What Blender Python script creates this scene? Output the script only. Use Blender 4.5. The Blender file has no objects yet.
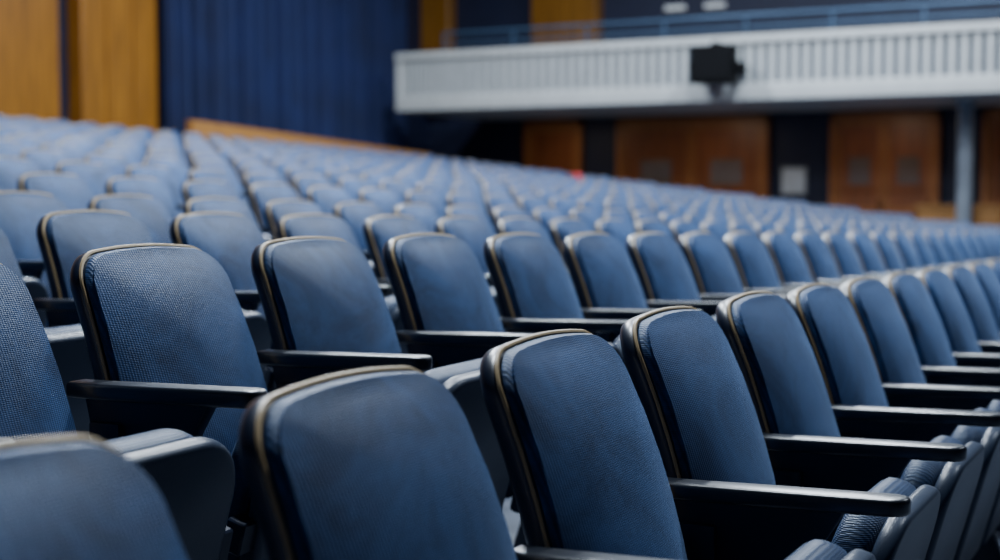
import bpy, bmesh, math, random
from mathutils import Vector, Matrix
random.seed(4)
scene = bpy.context.scene
COL = scene.collection

# ------------------------------------------------------------ materials
def new_mat(name):
    m = bpy.data.materials.new(name); m.use_nodes = True
    nt = m.node_tree
    return m, nt, nt.nodes["Principled BSDF"]

def plain(name, col, rough=0.5, metal=0.0, bump=0.0, bscale=200, var=0.12, vscale=3.0, coat=0, spec=0.5, emis=0):
    m, nt, b = new_mat(name)
    tc = nt.nodes.new("ShaderNodeTexCoord")
    n = nt.nodes.new("ShaderNodeTexNoise"); n.inputs["Scale"].default_value = vscale
    n.inputs["Detail"].default_value = 4
    nt.links.new(tc.outputs["Object"], n.inputs["Vector"])
    r = nt.nodes.new("ShaderNodeValToRGB")
    r.color_ramp.elements[0].position = 0.3; r.color_ramp.elements[1].position = 0.7
    r.color_ramp.elements[0].color = (*[c*(1-var) for c in col], 1)
    r.color_ramp.elements[1].color = (*[min(1, c*(1+var)) for c in col], 1)
    nt.links.new(n.outputs["Fac"], r.inputs["Fac"])
    nt.links.new(r.outputs["Color"], b.inputs["Base Color"])
    b.inputs["Roughness"].default_value = rough
    b.inputs["Metallic"].default_value = metal
    b.inputs["Specular IOR Level"].default_value = spec
    if emis:
        b.inputs["Emission Color"].default_value = (1, 1, 1, 1); b.inputs["Emission Strength"].default_value = emis
    if coat: b.inputs["Coat Weight"].default_value = coat; b.inputs["Coat Roughness"].default_value = 0.32
    if bump > 0:
        n2 = nt.nodes.new("ShaderNodeTexNoise"); n2.inputs["Scale"].default_value = bscale
        nt.links.new(tc.outputs["Object"], n2.inputs["Vector"])
        bp = nt.nodes.new("ShaderNodeBump"); bp.inputs["Strength"].default_value = bump
        bp.inputs["Distance"].default_value = 0.002
        nt.links.new(n2.outputs["Fac"], bp.inputs["Height"])
        nt.links.new(bp.outputs["Normal"], b.inputs["Normal"])
    return m

def fabric(name, c0, c1, sheen=0.3):
    m, nt, b = new_mat(name)
    tc = nt.nodes.new("ShaderNodeTexCoord")
    oi = nt.nodes.new("ShaderNodeObjectInfo")
    add = nt.nodes.new("ShaderNodeVectorMath"); add.operation = 'MULTIPLY_ADD'
    add.inputs[1].default_value = (1, 1, 1)
    sc = nt.nodes.new("ShaderNodeMath"); sc.operation = 'MULTIPLY'; sc.inputs[1].default_value = 37.0
    nt.links.new(oi.outputs["Random"], sc.inputs[0])
    nt.links.new(tc.outputs["Object"], add.inputs[0]); nt.links.new(sc.outputs[0], add.inputs[2])
    n = nt.nodes.new("ShaderNodeTexNoise"); n.inputs["Scale"].default_value = 4.2
    n.inputs["Detail"].default_value = 9; n.inputs["Roughness"].default_value = 0.72
    n.inputs["Distortion"].default_value = 0.9
    nt.links.new(add.outputs[0], n.inputs["Vector"])
    r = nt.nodes.new("ShaderNodeValToRGB")
    r.color_ramp.elements[0].position = 0.38; r.color_ramp.elements[1].position = 0.64
    r.color_ramp.elements[0].color = (*c0, 1); r.color_ramp.elements[1].color = (*c1, 1)
    nt.links.new(n.outputs["Fac"], r.inputs["Fac"])
    w1 = nt.nodes.new("ShaderNodeTexWave"); w1.wave_type = 'BANDS'; w1.bands_direction = 'Y'
    w1.inputs["Scale"].default_value = 52; w1.inputs["Distortion"].default_value = 1.2
    w1.inputs["Detail Scale"].default_value = 2.0
    w2 = nt.nodes.new("ShaderNodeTexWave"); w2.wave_type = 'BANDS'; w2.bands_direction = 'Z'
    w2.inputs["Scale"].default_value = 100; w2.inputs["Distortion"].default_value = 1.5
    for w in (w1, w2): nt.links.new(tc.outputs["Object"], w.inputs["Vector"])
    mul = nt.nodes.new("ShaderNodeMath"); mul.operation = 'MULTIPLY_ADD'; mul.inputs[1].default_value = 1.4
    nt.links.new(w1.outputs["Fac"], mul.inputs[0]); nt.links.new(w2.outputs["Fac"], mul.inputs[2])
    mr = nt.nodes.new("ShaderNodeMapRange"); mr.inputs["From Max"].default_value = 2.4
    mr.inputs["To Min"].default_value = 0.52; mr.inputs["To Max"].default_value = 1.48
    nt.links.new(mul.outputs[0], mr.inputs["Value"])
    vm = nt.nodes.new("ShaderNodeVectorMath"); vm.operation = 'SCALE'
    nt.links.new(r.outputs["Color"], vm.inputs[0]); nt.links.new(mr.outputs[0], vm.inputs["Scale"])
    nt.links.new(vm.outputs[0], b.inputs["Base Color"])
    bp = nt.nodes.new("ShaderNodeBump"); bp.inputs["Strength"].default_value = 0.4
    bp.inputs["Distance"].default_value = 0.001
    nt.links.new(mul.outputs[0], bp.inputs["Height"])
    nt.links.new(bp.outputs["Normal"], b.inputs["Normal"])
    b.inputs["Roughness"].default_value = 0.45
    b.inputs["Specular IOR Level"].default_value = 0.38
    b.inputs["Specular Tint"].default_value = (0.66, 0.81, 1.0, 1)
    b.inputs["Sheen Weight"].default_value = sheen
    b.inputs["Sheen Roughness"].default_value = 0.3
    b.inputs["Sheen Tint"].default_value = (0.38, 0.58, 1.0, 1)
    return m

def wood(name, c0, c1, rough=0.4):
    m, nt, b = new_mat(name)
    tc = nt.nodes.new("ShaderNodeTexCoord")
    mp = nt.nodes.new("ShaderNodeMapping"); mp.inputs["Scale"].default_value = (6, 6, 0.5)
    nt.links.new(tc.outputs["Object"], mp.inputs["Vector"])
    n = nt.nodes.new("ShaderNodeTexNoise"); n.inputs["Scale"].default_value = 2.0
    n.inputs["Detail"].default_value = 6; n.inputs["Distortion"].default_value = 0.6
    nt.links.new(mp.outputs[0], n.inputs["Vector"])
    r = nt.nodes.new("ShaderNodeValToRGB")
    r.color_ramp.elements[0].position = 0.3; r.color_ramp.elements[1].position = 0.7
    r.color_ramp.elements[0].color = (*c0, 1); r.color_ramp.elements[1].color = (*c1, 1)
    nt.links.new(n.outputs["Fac"], r.inputs["Fac"])
    nt.links.new(r.outputs["Color"], b.inputs["Base Color"])
    b.inputs["Roughness"].default_value = rough
    return m

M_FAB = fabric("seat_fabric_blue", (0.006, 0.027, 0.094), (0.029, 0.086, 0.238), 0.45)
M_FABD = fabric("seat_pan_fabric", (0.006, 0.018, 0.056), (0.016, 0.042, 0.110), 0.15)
M_SHELL = plain("seat_shell_navy", (0.007, 0.017, 0.048), 0.36, bump=0.1, bscale=500, coat=1.0)
M_PIPE = plain("piping_tan", (0.54, 0.40, 0.22), 0.38)
M_ARM = plain("armrest_black_plastic", (0.009, 0.015, 0.028), 0.3, bump=0.1, bscale=300, coat=0.6)
M_FRAME = plain("seat_standard_steel", (0.009, 0.017, 0.042), 0.4)
M_PAN = plain("seat_pan_plastic", (0.034, 0.052, 0.092), 0.34, bump=0.2, bscale=400)
M_FLOOR = plain("floor_concrete", (0.07, 0.09, 0.13), 0.4, bump=0.3, bscale=60, var=0.3)
M_NAVY = plain("wall_navy_paint", (0.005, 0.010, 0.040), 0.6)
M_CURT = plain("curtain_velvet_blue", (0.002, 0.011, 0.066), 0.85, var=0.25, vscale=1.2)
M_CEIL = plain("ceiling_dark", (0.05, 0.05, 0.06), 0.8)
M_WHITE = plain("balcony_offwhite", (0.50, 0.53, 0.55), 0.45, var=0.05)
M_GREY = plain("balcony_recess_grey", (0.05, 0.07, 0.10), 0.6)
M_RAIL = plain("rail_bluegrey_metal", (0.05, 0.10, 0.18), 0.4, metal=0.3)
M_WOODB = wood("wood_wall_oak", (0.16, 0.064, 0.005), (0.28, 0.118, 0.010))
M_WOODD = wood("wood_door_brown", (0.17, 0.050, 0.013), (0.29, 0.092, 0.025))
M_WOODF = wood("wood_door_frame", (0.26, 0.090, 0.024), (0.38, 0.15, 0.042))
M_WOODL = wood("wood_light_trim", (0.26, 0.12, 0.03), (0.38, 0.18, 0.05))
M_BLACK = plain("black_metal", (0.002, 0.0025, 0.004), 0.8, spec=0.15)
M_GLASS = plain("door_glass_dark", (0.16, 0.12, 0.10), 0.1)
M_PAPER = plain("notice_paper", (0.60, 0.66, 0.74), 0.7)
M_COLMN = plain("column_grey_paint", (0.22, 0.26, 0.32), 0.5)
M_RED = plain("red_fabric", (0.5, 0.03, 0.04), 0.7)
M_LAMP = plain("lamp_diffuser", (0.6, 0.66, 0.72), 0.5, emis=0.15)

# ------------------------------------------------------------ mesh helpers
def finish(bm, name, mats, loc=(0, 0, 0), sharp=35, parent=None):
    me = bpy.data.meshes.new(name)
    bmesh.ops.recalc_face_normals(bm, faces=bm.faces[:])
    for f in bm.faces: f.smooth = True
    bm.to_mesh(me); bm.free()
    me.set_sharp_from_angle(angle=math.radians(sharp))
    for m in mats: me.materials.append(m)
    ob = bpy.data.objects.new(name, me); COL.objects.link(ob)
    ob.location = loc
    if parent: ob.parent = parent
    return ob

def box(bm, x0, x1, y0, y1, z0, z1, mi=0, bev=0.0, seg=2, mat=None):
    t = bmesh.new()
    vs = [t.verts.new(p) for p in [(x0,y0,z0),(x1,y0,z0),(x1,y1,z0),(x0,y1,z0),(x0,y0,z1),(x1,y0,z1),(x1,y1,z1),(x0,y1,z1)]]
    for f in [(0,3,2,1),(4,5,6,7),(0,1,5,4),(1,2,6,5),(2,3,7,6),(3,0,4,7)]:
        t.faces.new([vs[i] for i in f])
    if bev > 0:
        bmesh.ops.bevel(t, geom=t.edges[:], offset=bev, segments=seg, affect='EDGES', profile=0.6)
    merge(bm, t, mi, mat)

def merge(bm, t, mi, mat=None):
    mp = {}
    for v in t.verts:
        co = v.co if mat is None else mat @ v.co
        mp[v] = bm.verts.new(co)
    for f in t.faces:
        try:
            nf = bm.faces.new([mp[v] for v in f.verts]); nf.material_index = mi
        except ValueError: pass
    t.free()

def extrude_poly(bm, pts, y0, y1, mi, bev=0.0):
    t = bmesh.new()
    a = [t.verts.new((p[0], y0, p[1])) for p in pts]
    b = [t.verts.new((p[0], y1, p[1])) for p in pts]
    t.faces.new(a); t.faces.new(list(reversed(b)))
    n = len(pts)
    for i in range(n):
        t.faces.new([a[i], b[i], b[(i+1) % n], a[(i+1) % n]])
    bmesh.ops.recalc_face_normals(t, faces=t.faces[:])
    if bev: bmesh.ops.bevel(t, geom=t.edges[:], offset=bev, segments=2, affect='EDGES', profile=0.6)
    merge(bm, t, mi)

def slab(bm, x0, x1, hw, z0, z1, rf, bev, mi, mat, crown=0.0):
    t = bmesh.new()
    pl = [(x0, -hw*0.96)]
    for k in range(0, 9):
        a = -math.pi/2+math.pi/2*k/8; pl.append((x1-rf+rf*math.cos(a), -(hw-rf)+rf*math.sin(a)))
    for k in range(0, 9):
        a = math.pi/2*k/8; pl.append((x1-rf+rf*math.cos(a), (hw-rf)+rf*math.sin(a)))
    pl.append((x0, hw*0.96))
    cx = (x0+x1)/2
    def lay(s, z): return [t.verts.new((cx+(x-cx)*s, y*s, z)) for x, y in pl]
    L = []
    for k in range(4):
        a = math.pi/2*k/3
        L.append(lay(1-bev/hw*(1-math.sin(a)), z0+bev*(1-math.cos(a))))
    for k in range(4):
        a = math.pi/2*k/3
        L.append(lay(1-bev/hw*(1-math.cos(a)), z1-bev*(1-math.sin(a))))
    n = len(pl)
    for a, b in zip(L, L[1:]):
        for i in range(n):
            j = (i+1) % n; t.faces.new([a[i], a[j], b[j], b[i]])
    t.faces.new(list(reversed(L[0])))
    top = L[-1]
    for s, c in ((0.8, 0.5), (0.5, 0.85)):
        nr = [t.verts.new((cx+(v.co.x-cx)*s, v.co.y*s, z1+crown*c)) for v in L[-1]]
        for i in range(n):
            j = (i+1) % n; t.faces.new([top[i], top[j], nr[j], nr[i]])
        top = nr
    c = t.verts.new((cx, 0, z1+crown))
    for i in range(n): t.faces.new([top[i], top[(i+1) % n], c])
    merge(bm, t, mi, mat)

# ------------------------------------------------------------ the seat
LEAN = math.radians(15.5)
BX, BZ, BH = 0.03, 0.34, 0.58
def outline():
    pts = []
    def arc(cu, cv, r, a0, a1, n):
        for i in range(n+1):
            a = math.radians(a0+(a1-a0)*i/n)
            pts.append((cu+r*math.cos(a), cv+r*math.sin(a)))
    wb, wt = 0.240, 0.215
    rt, rb = 0.068, 0.045
    arc(wb-rb, rb, rb, -90, 0, 5)
    for k in range(1, 6): 
        f = k/6; pts.append((wb+(wt-wb)*f+0.004*math.sin(math.pi*f), rb+(BH-rt-rb)*f))
    arc(wt-rt, BH-rt, rt, 0, 90, 8)
    for k in range(1, 8):
        f = k/8; pts.append(((wt-rt)*(1-2*f), BH))
    arc(-(wt-rt), BH-rt, rt, 90, 180, 8)
    for k in range(1, 6):
        f = 1-k/6; pts.append((-(wb+(wt-wb)*f+0.004*math.sin(math.pi*f)), rb+(BH-rt-rb)*f))
    arc(-(wb-rb), rb, rb, 180, 270, 5)
    for k in range(1, 6):
        f = k/6; pts.append((-(wb-rb)*(1-2*f), 0))
    out = []
    for u, v in pts:
        if v > 0.4: v += 0.018*(1-(u/wt)**2)*((v-0.4)/(BH-0.4))
        out.append((u, v))
    return out
OUT = outline()
CL, SL = math.cos(LEAN), math.sin(LEAN)
WS = 1.0
def curve_w(v):
    return -0.036*((v-0.25)/0.33)**2+0.004
def P(u, v, w):
    w = w+curve_w(v)
    return Vector((BX - SL*v + CL*w, u*WS, BZ + CL*v + SL*w))
def ring(bm, inset, w, scale=None, wf=None):
    vs = []
    cv = BH/2
    for (u, v) in OUT:
        if scale is None:
            uu = u*(1-inset/0.24); vv = cv+(v-cv)*(1-inset/0.29)
        else:
            uu = u*scale*(1-inset/0.24); vv = cv+(v-cv)*scale*(1-inset/0.29)
        ww = w if wf is None else wf(uu, vv)
        vs.append(bm.verts.new(P(uu, vv, ww)))
    return vs
def bridge(bm, a, b, mi):
    n = len(a)
    for i in range(n):
        f = bm.faces.new([a[i], a[(i+1) % n], b[(i+1) % n], b[i]]); f.material_index = mi
def cap(bm, a, u, v, w, mi):
    c = bm.verts.new(P(u, v, w))
    n = len(a)
    for i in range(n):
        f = bm.faces.new([a[i], a[(i+1) % n], c]); f.material_index = mi

def seat_mesh(name, both_arms=False, up=0.0, alen=0.375, ws=1.0):
    global WS
    WS = ws
    bm = bmesh.new()
    r = [ring(bm, 0.05, -0.042), ring(bm, 0.016, -0.037), ring(bm, 0.004, -0.029), ring(bm, 0.0, -0.021), ring(bm, 0.0, -0.006), ring(bm, 0.003, -0.001), ring(bm, 0.012, 0.0)]
    cap(bm, r[0], 0, BH/2, -0.046, 1)
    for a, b in zip(r, r[1:]): bridge(bm, a, b, 1)
    rad = 0.0034
    segs = [ring(bm, 0.002 - rad*math.cos(a), 0.0028+rad*math.sin(a)) for a in [2*math.pi*k/6 for k in range(6)]]
    for k in range(6): bridge(bm, segs[k], segs[(k+1) % 6], 2)
    def wf(uu, vv):
        ru = min(1, abs(uu)/0.225); rv = min(1, abs(vv-BH/2)/0.285)
        bul = (1-ru**2.6)*(1-rv**3.5)
        lum = math.exp(-((vv-0.15)/0.11)**2)*(1-ru**2)
        return 0.022+0.026*bul+0.016*lum
    q = [ring(bm, 0.012, 0.002), ring(bm, 0.007, 0.008), ring(bm, 0.008, 0.014), ring(bm, 0.013, 0.020)]
    for s in (0.985, 0.95, 0.9, 0.82, 0.72, 0.6, 0.46, 0.3, 0.14):
        q.append(ring(bm, 0.008, 0, s, wf))
    for a, b in zip(q, q[1:]): bridge(bm, a, b, 0)
    cap(bm, q[-1], 0, BH/2, wf(0, BH/2), 0)
    for ys in ([-0.275, 0.275] if both_arms else [-0.275]):
        t = bmesh.new()
        pl = []
        L0, L1, hw = -0.075, alen, 0.031
        pl += [(L0, -hw*0.75), (L0+0.08, -hw*0.9), (L0+0.2, -hw), (L1-hw, -hw)]
        for k in range(1, 8):
            a = -math.pi/2+math.pi*k/8; pl.append((L1-hw+hw*math.cos(a), hw*math.sin(a)))
        pl += [(L1-hw, hw), (L0+0.2, hw), (L0+0.08, hw*0.9), (L0, hw*0.75)]
        def zc(x): return 0.622+up+0.010*max(0, (x-0.0)/0.4)
        lo = [t.verts.new((x, ys+y, zc(x)-0.024)) for x, y in pl]
        hi = [t.verts.new((x, ys+y, zc(x)+0.006)) for x, y in pl]
        t.faces.new(lo); t.faces.new(list(reversed(hi)))
        for i in range(len(pl)):
            j = (i+1) % len(pl); t.faces.new([lo[i], lo[j], hi[j], hi[i]])
        bmesh.ops.recalc_face_normals(t, faces=t.faces[:])
        ed = [e for e in t.edges if abs(e.verts[0].co.z-e.verts[1].co.z) < 0.012]
        bmesh.ops.bevel(t, geom=ed, offset=0.008, segments=3, affect='EDGES', profile=0.5)
        merge(bm, t, 3)
        k = alen-0.375
        pts = [(-0.04, 0.602+up), (0.27+k, 0.606+up), (0.235+k, 0.55+up), (0.215+k, 0.50+up), (0.205+k, 0.44+up), (0.205+k, 0.12), (0.25, 0.0),
               (-0.03, 0.0), (0.01, 0.12), (0.015, 0.34), (0.0, 0.44), (-0.02, 0.52+up)]
        extrude_poly(bm, pts, ys-0.016, ys+0.016, 4, 0.005)
        box(bm, -0.02, 0.05, ys-0.028, ys+0.028, 0.40+up, 0.56+up, 4, 0.006)
        box(bm, -0.06, 0.28, ys-0.03, ys+0.03, -0.012, 0.012, 4, 0.003, 1)
    ang = math.radians(75)
    R = Matrix.Translation((0.265, 0, 0.375+up)) @ Matrix.Rotation(-ang, 4, 'Y')
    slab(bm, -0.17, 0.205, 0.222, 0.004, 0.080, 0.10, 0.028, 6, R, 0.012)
    slab(bm, -0.19, 0.212, 0.229, -0.032, 0.008, 0.105, 0.014, 5, R)
    box(bm, -0.03, 0.03, -0.262, 0.262, -0.02, 0.02, 4, 0.004, 1, R)
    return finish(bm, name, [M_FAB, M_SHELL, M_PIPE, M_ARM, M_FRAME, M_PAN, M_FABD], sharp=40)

PITCH, NROW = 0.55, 15
RISE, DIP = 0.111, 0.022
DROW = {1: 0.988, 2: 1.93, 3: 2.93}
H0 = {1: 0.0, 2: 0.125, 3: 0.180, 4: 0.250}
def drow(i): return DROW.get(i, 3.86+0.93*(i-4))
def base(i): return H0.get(i, 0.250+RISE*(i-4))
def dip(s): return -DIP*max(0.0, s-3.0)
def fz(i, s): return base(i)+dip(s)
def rowx(i): return -drow(i)+0.165

protos = {}
def get_seat(kind):
    if kind not in protos:
        if kind == 'front': ob = seat_mesh("auditorium_seat")
        elif kind == 'front_end': ob = seat_mesh("auditorium_seat", True)
        elif kind == 'std': ob = seat_mesh("auditorium_seat", False, 0.045, 0.345, 0.95)
        else: ob = seat_mesh("auditorium_seat", True, 0.045, 0.345, 0.95)
        protos[kind] = ob.data
        return ob
    ob = bpy.data.objects.new("auditorium_seat", protos[kind]); COL.objects.link(ob)
    return ob
SEND = 24.2
offs = {1: 0.0, 2: 0.11, 3: -0.10}
for i in range(1, NROW+1):
    D = drow(i)
    off = offs.get(i, random.uniform(-.06, .10))
    s0 = 0.937*D-2.2
    if i == 1: s0 = 0.9
    kmin = math.ceil((s0-1.49-off)/PITCH)
    kmax = math.floor((SEND-1.49-off)/PITCH)
    for k in range(kmin, kmax+1):
        y = 1.49+off+PITCH*k
        if i == 1 and k <= 0: y -= 0.03*(1-k*2)
        ob = get_seat(('front' if i == 1 else 'std')+('_end' if k == kmax else ''))
        ob.location = (rowx(i), y, fz(i, y)+0.010)
        if i == 10 and k == kmax-6: RED = (rowx(i), y, fz(i, y))

# small red jacket draped over a far seat back
bm = bmesh.new()
prev = None
for k in range(13):
    a = math.pi*k/12
    xx = -0.15+0.075*math.cos(a); zz = 0.90+0.055*math.sin(a)
    pts = []
    for j in range(9):
        u = -0.12+0.24*j/8
        pts.append(bm.verts.new((xx, u, zz+0.006*math.sin(u*60))))
    if prev:
        for j in range(8): bm.faces.new([prev[j], pts[j], pts[j+1], prev[j+1]])
    prev = pts
for sx in (0.075, -0.075):
    top = [bm.verts.new((-0.15+sx, -0.12+0.24*j/8, 0.90)) for j in range(9)]
    low = [bm.verts.new((-0.15+sx*(1.25 if sx < 0 else 1.5)+0.012*math.sin(j*1.7), -0.13+0.26*j/8, 0.74)) for j in range(9)]
    for j in range(8): bm.faces.new([top[j], top[j+1], low[j+1], low[j]])
finish(bm, "red_jacket", [M_RED], loc=RED, sharp=80)

# ------------------------------------------------------------ stepped floor
XR, XS, YN, YF = -17.0, 12.0, -7.0, 29.0
bm = bmesh.new()
prof = [(XS, 1)]
for i in range(2, NROW+1):
    x = rowx(i)+0.58
    prof += [(x, i-1), (x, i)]
prof += [(XR, NROW)]
rows = []
for s in [YN, 3.0, YF]:
    rows.append([bm.verts.new((x, s, fz(i, s))) for x, i in prof])
for a, b in zip(rows, rows[1:]):
    for j in range(len(prof)-1):
        bm.faces.new([a[j], a[j+1], b[j+1], b[j]])
finish(bm, "floor", [M_FLOOR], sharp=20)

ZC = 8.5
def wall(name, x0, x1, y0, y1, z0, z1, m):
    bm = bmesh.new(); box(bm, x0, x1, y0, y1, z0, z1); return finish(bm, name, [m])
wall("wall_rear", XR-0.2, XR, YN-.2, YF+.2, -1, ZC, M_NAVY)
wall("wall_far", XR, XS, YF, YF+0.2, -1, ZC, M_NAVY)
wall("wall_near", XR, XS, YN-0.2, YN, -1, ZC, M_NAVY)
wall("wall_stage", XS, XS+0.2, YN-.2, YF+.2, -1, ZC, M_NAVY)
wall("ceiling", XR-.2, XS+.2, YN-.2, YF+.2, ZC, ZC+.2, M_CEIL)

bm = bmesh.new()
y = -6.8
while y < 17.0:
    box(bm, XR+0.005, XR+0.06, y, min(y+2.2, 17.05)-0.02, 1.3, ZC-.02, 0, 0.008, 1); y += 2.2
finish(bm, "wood_panelling", [M_WOODB])
bm = bmesh.new()
box(bm, XR+0.01, XR+0.35, 17.25, 19.05, 1.3, ZC-.02, 0, 0.02, 1)
for yy in (17.8, 18.45): box(bm, XR+0.34, XR+0.37, yy, yy+0.05, 1.3, ZC-.02, 0)
finish(bm, "wood_pilaster", [M_WOODB])

# curtain
bm = bmesh.new()
ny = 420; Y0, Y1 = 19.08, 27.1
prev = None
for k in range(ny+1):
    y = Y0+(Y1-Y0)*k/ny
    ph = (y-Y0)/0.42*2*math.pi
    cols = []
    for z in (1.25, 2.5, 4.0, 6.0, 8.4):
        am = 0.19*(1.15-0.05*z)
        x = XR+0.45+am*math.sin(ph+0.7*math.sin(y*2.3))+0.05*math.sin(ph*0.37+z*0.2)
        cols.append(bm.verts.new((x, y+0.02*math.sin(z+ph*.5), z)))
    if prev:
        for a in range(4): bm.faces.new([prev[a], cols[a], cols[a+1], prev[a+1]])
    prev = cols
finish(bm, "stage_curtain", [M_CURT], sharp=80)

# low wooden partition behind last row
bm = bmesh.new()
t = bmesh.new()
xa, xb = -14.72, -14.60
vv = []
for s, tp in zip([17.5, 25.0], [1.13+1.19, 1.13+0.84]):
    vv.append([t.verts.new(p) for p in [(xa, s, fz(NROW, s)), (xb, s, fz(NROW, s)), (xb, s, tp), (xa, s, tp)]])
a, b = vv
t.faces.new(a); t.faces.new(list(reversed(b)))
for j in range(4): t.faces.new([a[j], b[j], b[(j+1) % 4], a[(j+1) % 4]])
merge(bm, t, 0)
finish(bm, "low_partition_wood", [M_WOODL])

# ------------------------------------------------------------ balcony
bx0, bx1 = -15.42, XS-0.05
root = bpy.data.objects.new("balcony", None); COL.objects.link(root)
bm = bmesh.new()
box(bm, bx0, bx1, 25.0, 28.98, 2.86, 3.06, 0)
box(bm, bx0, bx1, 24.93, 25.10, 2.86, 3.18, 0, 0.03, 2)
box(bm, bx0, bx1, 24.90, 25.12, 3.90, 4.05, 0, 0.02, 2)
box(bm, bx0, bx0+0.12, 24.95, 25.1, 3.1, 4.0, 0)
finish(bm, "fascia_frame", [M_WHITE], parent=root)
bm = bmesh.new()
box(bm, bx0+.02, bx1, 25.03, 25.10, 3.10, 3.96, 0)
finish(bm, "fascia_recess", [M_GREY], parent=root)
bm = bmesh.new()
x = bx0+0.16
while x < bx1-0.1:
    box(bm, x, x+0.105, 24.96, 25.03, 3.18, 3.92, 0); x += 0.21
finish(bm, "fascia_slats", [M_WHITE], parent=root)
bm = bmesh.new()
box(bm, bx0+1.0, bx1, 25.15, 25.20, 4.40, 4.46, 0, 0.012, 2)
box(bm, bx0+1.0, bx1, 25.15, 25.20, 4.20, 4.24, 0)
x = bx0+1.0
while x < bx1:
    box(bm, x, x+0.04, 25.15, 25.19, 4.0, 4.45, 0); x += 1.6
finish(bm, "handrail", [M_RAIL], parent=root)

bm = bmesh.new()
for (a, b) in [(-17.0, -16.25), (-14.1, -12.5), (3, 4.4)]:
    box(bm, a, b, 28.6, 28.99, 3.07, ZC-.02, 0, 0.02, 1)
    box(bm, (a+b)/2-.02, (a+b)/2+.02, 28.57, 28.62, 3.07, ZC-.02, 0)
finish(bm, "wood_column_upper", [M_WOODB])
bm = bmesh.new()
for a in (-11.0, -10.1):
    box(bm, a, a+0.45, 28.85, 28.99, 5.12, 5.22, 0, 0.02, 2)
finish(bm, "wall_light", [M_LAMP])

# ------------------------------------------------------------ doors under the balcony
def door_group(name, x0, x1, n, win=True):
    zb = fz(6, 29)-0.1
    zt = 2.80
    bm = bmesh.new()
    fw = 0.12
    for x in (x0, x1-fw): box(bm, x, x+fw, 28.80, 28.99, zb, zt, 0, 0.01, 1)
    box(bm, x0, x1, 28.80, 28.99, zt-fw, zt+.02, 0, 0.01, 1)
    w = (x1-x0-2*fw)/n
    for k in range(n):
        a = x0+fw+k*w
        box(bm, a+0.01, a+w-0.01, 28.88, 28.96, zb, zt-fw, 1)
        for (u0, u1) in ((0.01, 0.12), (w-0.12, w-0.01)):
            box(bm, a+u0, a+u1, 28.85, 28.89, zb, zt-fw, 4)
        for zz in (zb, zb+0.95, zt-fw-0.15):
            box(bm, a+0.12, a+w-0.12, 28.852, 28.889, zz, zz+0.14, 4)
        if win:
            box(bm, a+w*0.28, a+w*0.72, 28.865, 28.895, zb+1.55, zb+2.1, 2)
        box(bm, a+w-0.10, a+w-0.07, 28.80, 28.86, zb+0.95, zb+1.25, 3)
    finish(bm, name, [M_WOODF, M_WOODD, M_GLASS, M_BLACK, M_WOODF])
door_group("door_1", -14.40, -12.95, 1, False)
door_group("door_2", -12.1, -8.65, 2)
door_group("door_3", -7.35, -5.15, 2)
door_group("door_4", -4.35, -2.1, 2)
door_group("door_5", 1.0, 3.2, 2)
bm = bmesh.new()
box(bm, -8.4, -7.85, 28.93, 28.99, 1.13, 1.72, 0, 0.01, 1)
box(bm, -8.36, -7.89, 28.92, 28.94, 1.17, 1.68, 1)
finish(bm, "notice_board", [M_COLMN, M_PAPER])
def column(x, y):
    bm = bmesh.new()
    bmesh.ops.create_cone(bm, cap_ends=True, segments=28, radius1=0.14, radius2=0.14, depth=3.2, matrix=Matrix.Translation((x, y, 1.25)))
    bmesh.ops.create_cone(bm, cap_ends=True, segments=28, radius1=0.2, radius2=0.16, depth=0.12, matrix=Matrix.Translation((x, y, 0.45)))
    bmesh.ops.create_cone(bm, cap_ends=True, segments=28, radius1=0.15, radius2=0.2, depth=0.1, matrix=Matrix.Translation((x, y, 2.80)))
    finish(bm, "support_column", [M_COLMN])
column(-4.3, 26.6); column(3.5, 26.6)
bm = bmesh.new()
box(bm, -5.2, -3.7, 26.9, 27.5, -0.35, 0.92, 0, 0.02, 1)
box(bm, -5.25, -3.65, 26.85, 27.55, 0.88, 0.95, 0, 0.01, 1)
finish(bm, "wooden_counter", [M_WOODL])

# loudspeaker hung in front of the balcony
bm = bmesh.new()
box(bm, -8.72, -7.95, 24.15, 24.62, 3.14, 3.82, 0, 0.03, 2)
box(bm, -8.66, -8.01, 24.135, 24.16, 3.2, 3.76, 1)
box(bm, -8.80, -8.74, 24.30, 24.85, 3.40, 3.52, 0); box(bm, -7.93, -7.87, 24.30, 24.85, 3.40, 3.52, 0)
box(bm, -8.76, -7.91, 24.80, 24.93, 3.36, 3.56, 0)
box(bm, -8.4, -8.3, 24.4, 24.90, 3.80, 3.90, 0)
finish(bm, "loudspeaker", [M_BLACK, M_BLACK])

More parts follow.
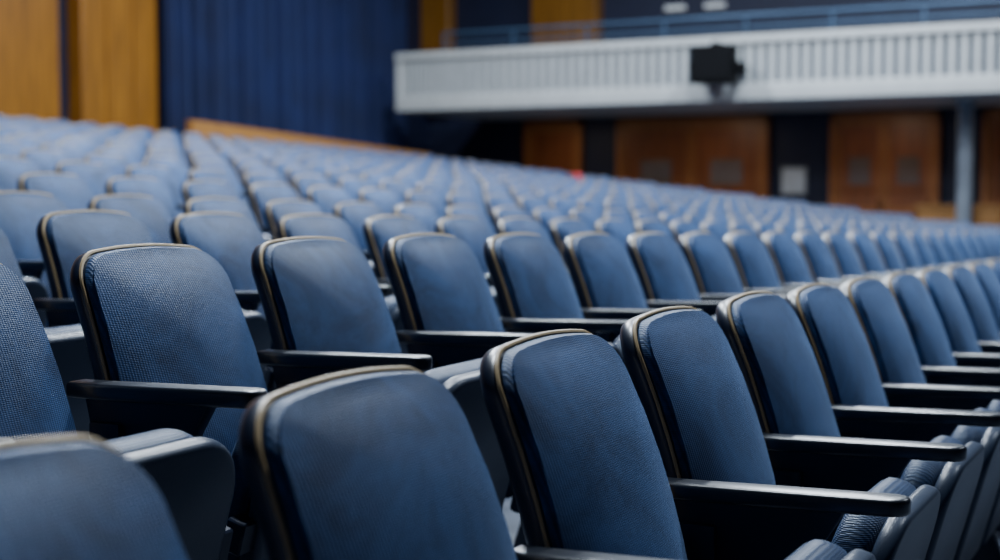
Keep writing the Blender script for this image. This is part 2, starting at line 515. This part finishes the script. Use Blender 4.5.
# ------------------------------------------------------------ lights
def area(name, loc, size, energy, col, rot=(0, 0, 0), sy=None):
    l = bpy.data.lights.new(name, 'AREA'); l.size = size; l.energy = energy; l.color = col
    if sy: l.shape = 'RECTANGLE'; l.size_y = sy
    o = bpy.data.objects.new(name, l); COL.objects.link(o)
    o.location = loc; o.rotation_euler = rot
    return o
def aim(o, tgt):
    o.rotation_euler = (Vector(tgt)-o.location).to_track_quat('-Z', 'Y').to_euler()
cool = (0.82, 0.91, 1.0)
for (x, y, e) in [(-2.4, 4.4, 600), (-6, 8, 740), (-2.5, 10, 700), (-9, 13, 860), (-5, 16, 860), (-11, 20, 720), (-5, 22, 640)]:
    area("ceiling_light", (x, y, 8.2), 0.45, e, cool)
o = area("stage_light", (6, 15, 7.8), 1.0, 370, (0.95, 0.97, 1.0)); aim(o, (-8, 25, 3.6))
o = area("stage_light", (3.0, 9.5, 7.4), 0.5, 170, cool); aim(o, (-2.5, 5.0, 0.6))
for x in (-13, -9.5, -6, -2):  # added warm fill to brighten the doors under the balcony, no fixture modelled
    area("under_balcony_fill", (x, 27.4, 2.80), 0.3, 13, (1.0, 0.82, 0.6))
o = area("wall_wash", (-13.5, 15.0, 8.0), 0.6, 110, (1.0, 0.75, 0.4)); aim(o, (-17, 14.8, 4.0))

w = bpy.data.worlds.new("World"); scene.world = w; w.use_nodes = True
w.node_tree.nodes["Background"].inputs[0].default_value = (0.25, 0.4, 0.8, 1)
w.node_tree.nodes["Background"].inputs[1].default_value = 0.1

# ------------------------------------------------------------ camera
cam = bpy.data.cameras.new("camera"); co = bpy.data.objects.new("camera", cam); COL.objects.link(co)
cam.sensor_width = 36; cam.lens = 50.4
co.location = (0, 0, 1.142)
yaw = math.radians(27.5); pitch = math.radians(-3.5)
d = Vector((-math.sin(yaw)*math.cos(pitch), math.cos(yaw)*math.cos(pitch), math.sin(pitch)))
co.rotation_euler = d.to_track_quat('-Z', 'Y').to_euler()
cam.dof.use_dof = True; cam.dof.focus_distance = 2.5; cam.dof.aperture_fstop = 2.4
cam.clip_start = 0.05
scene.camera = co
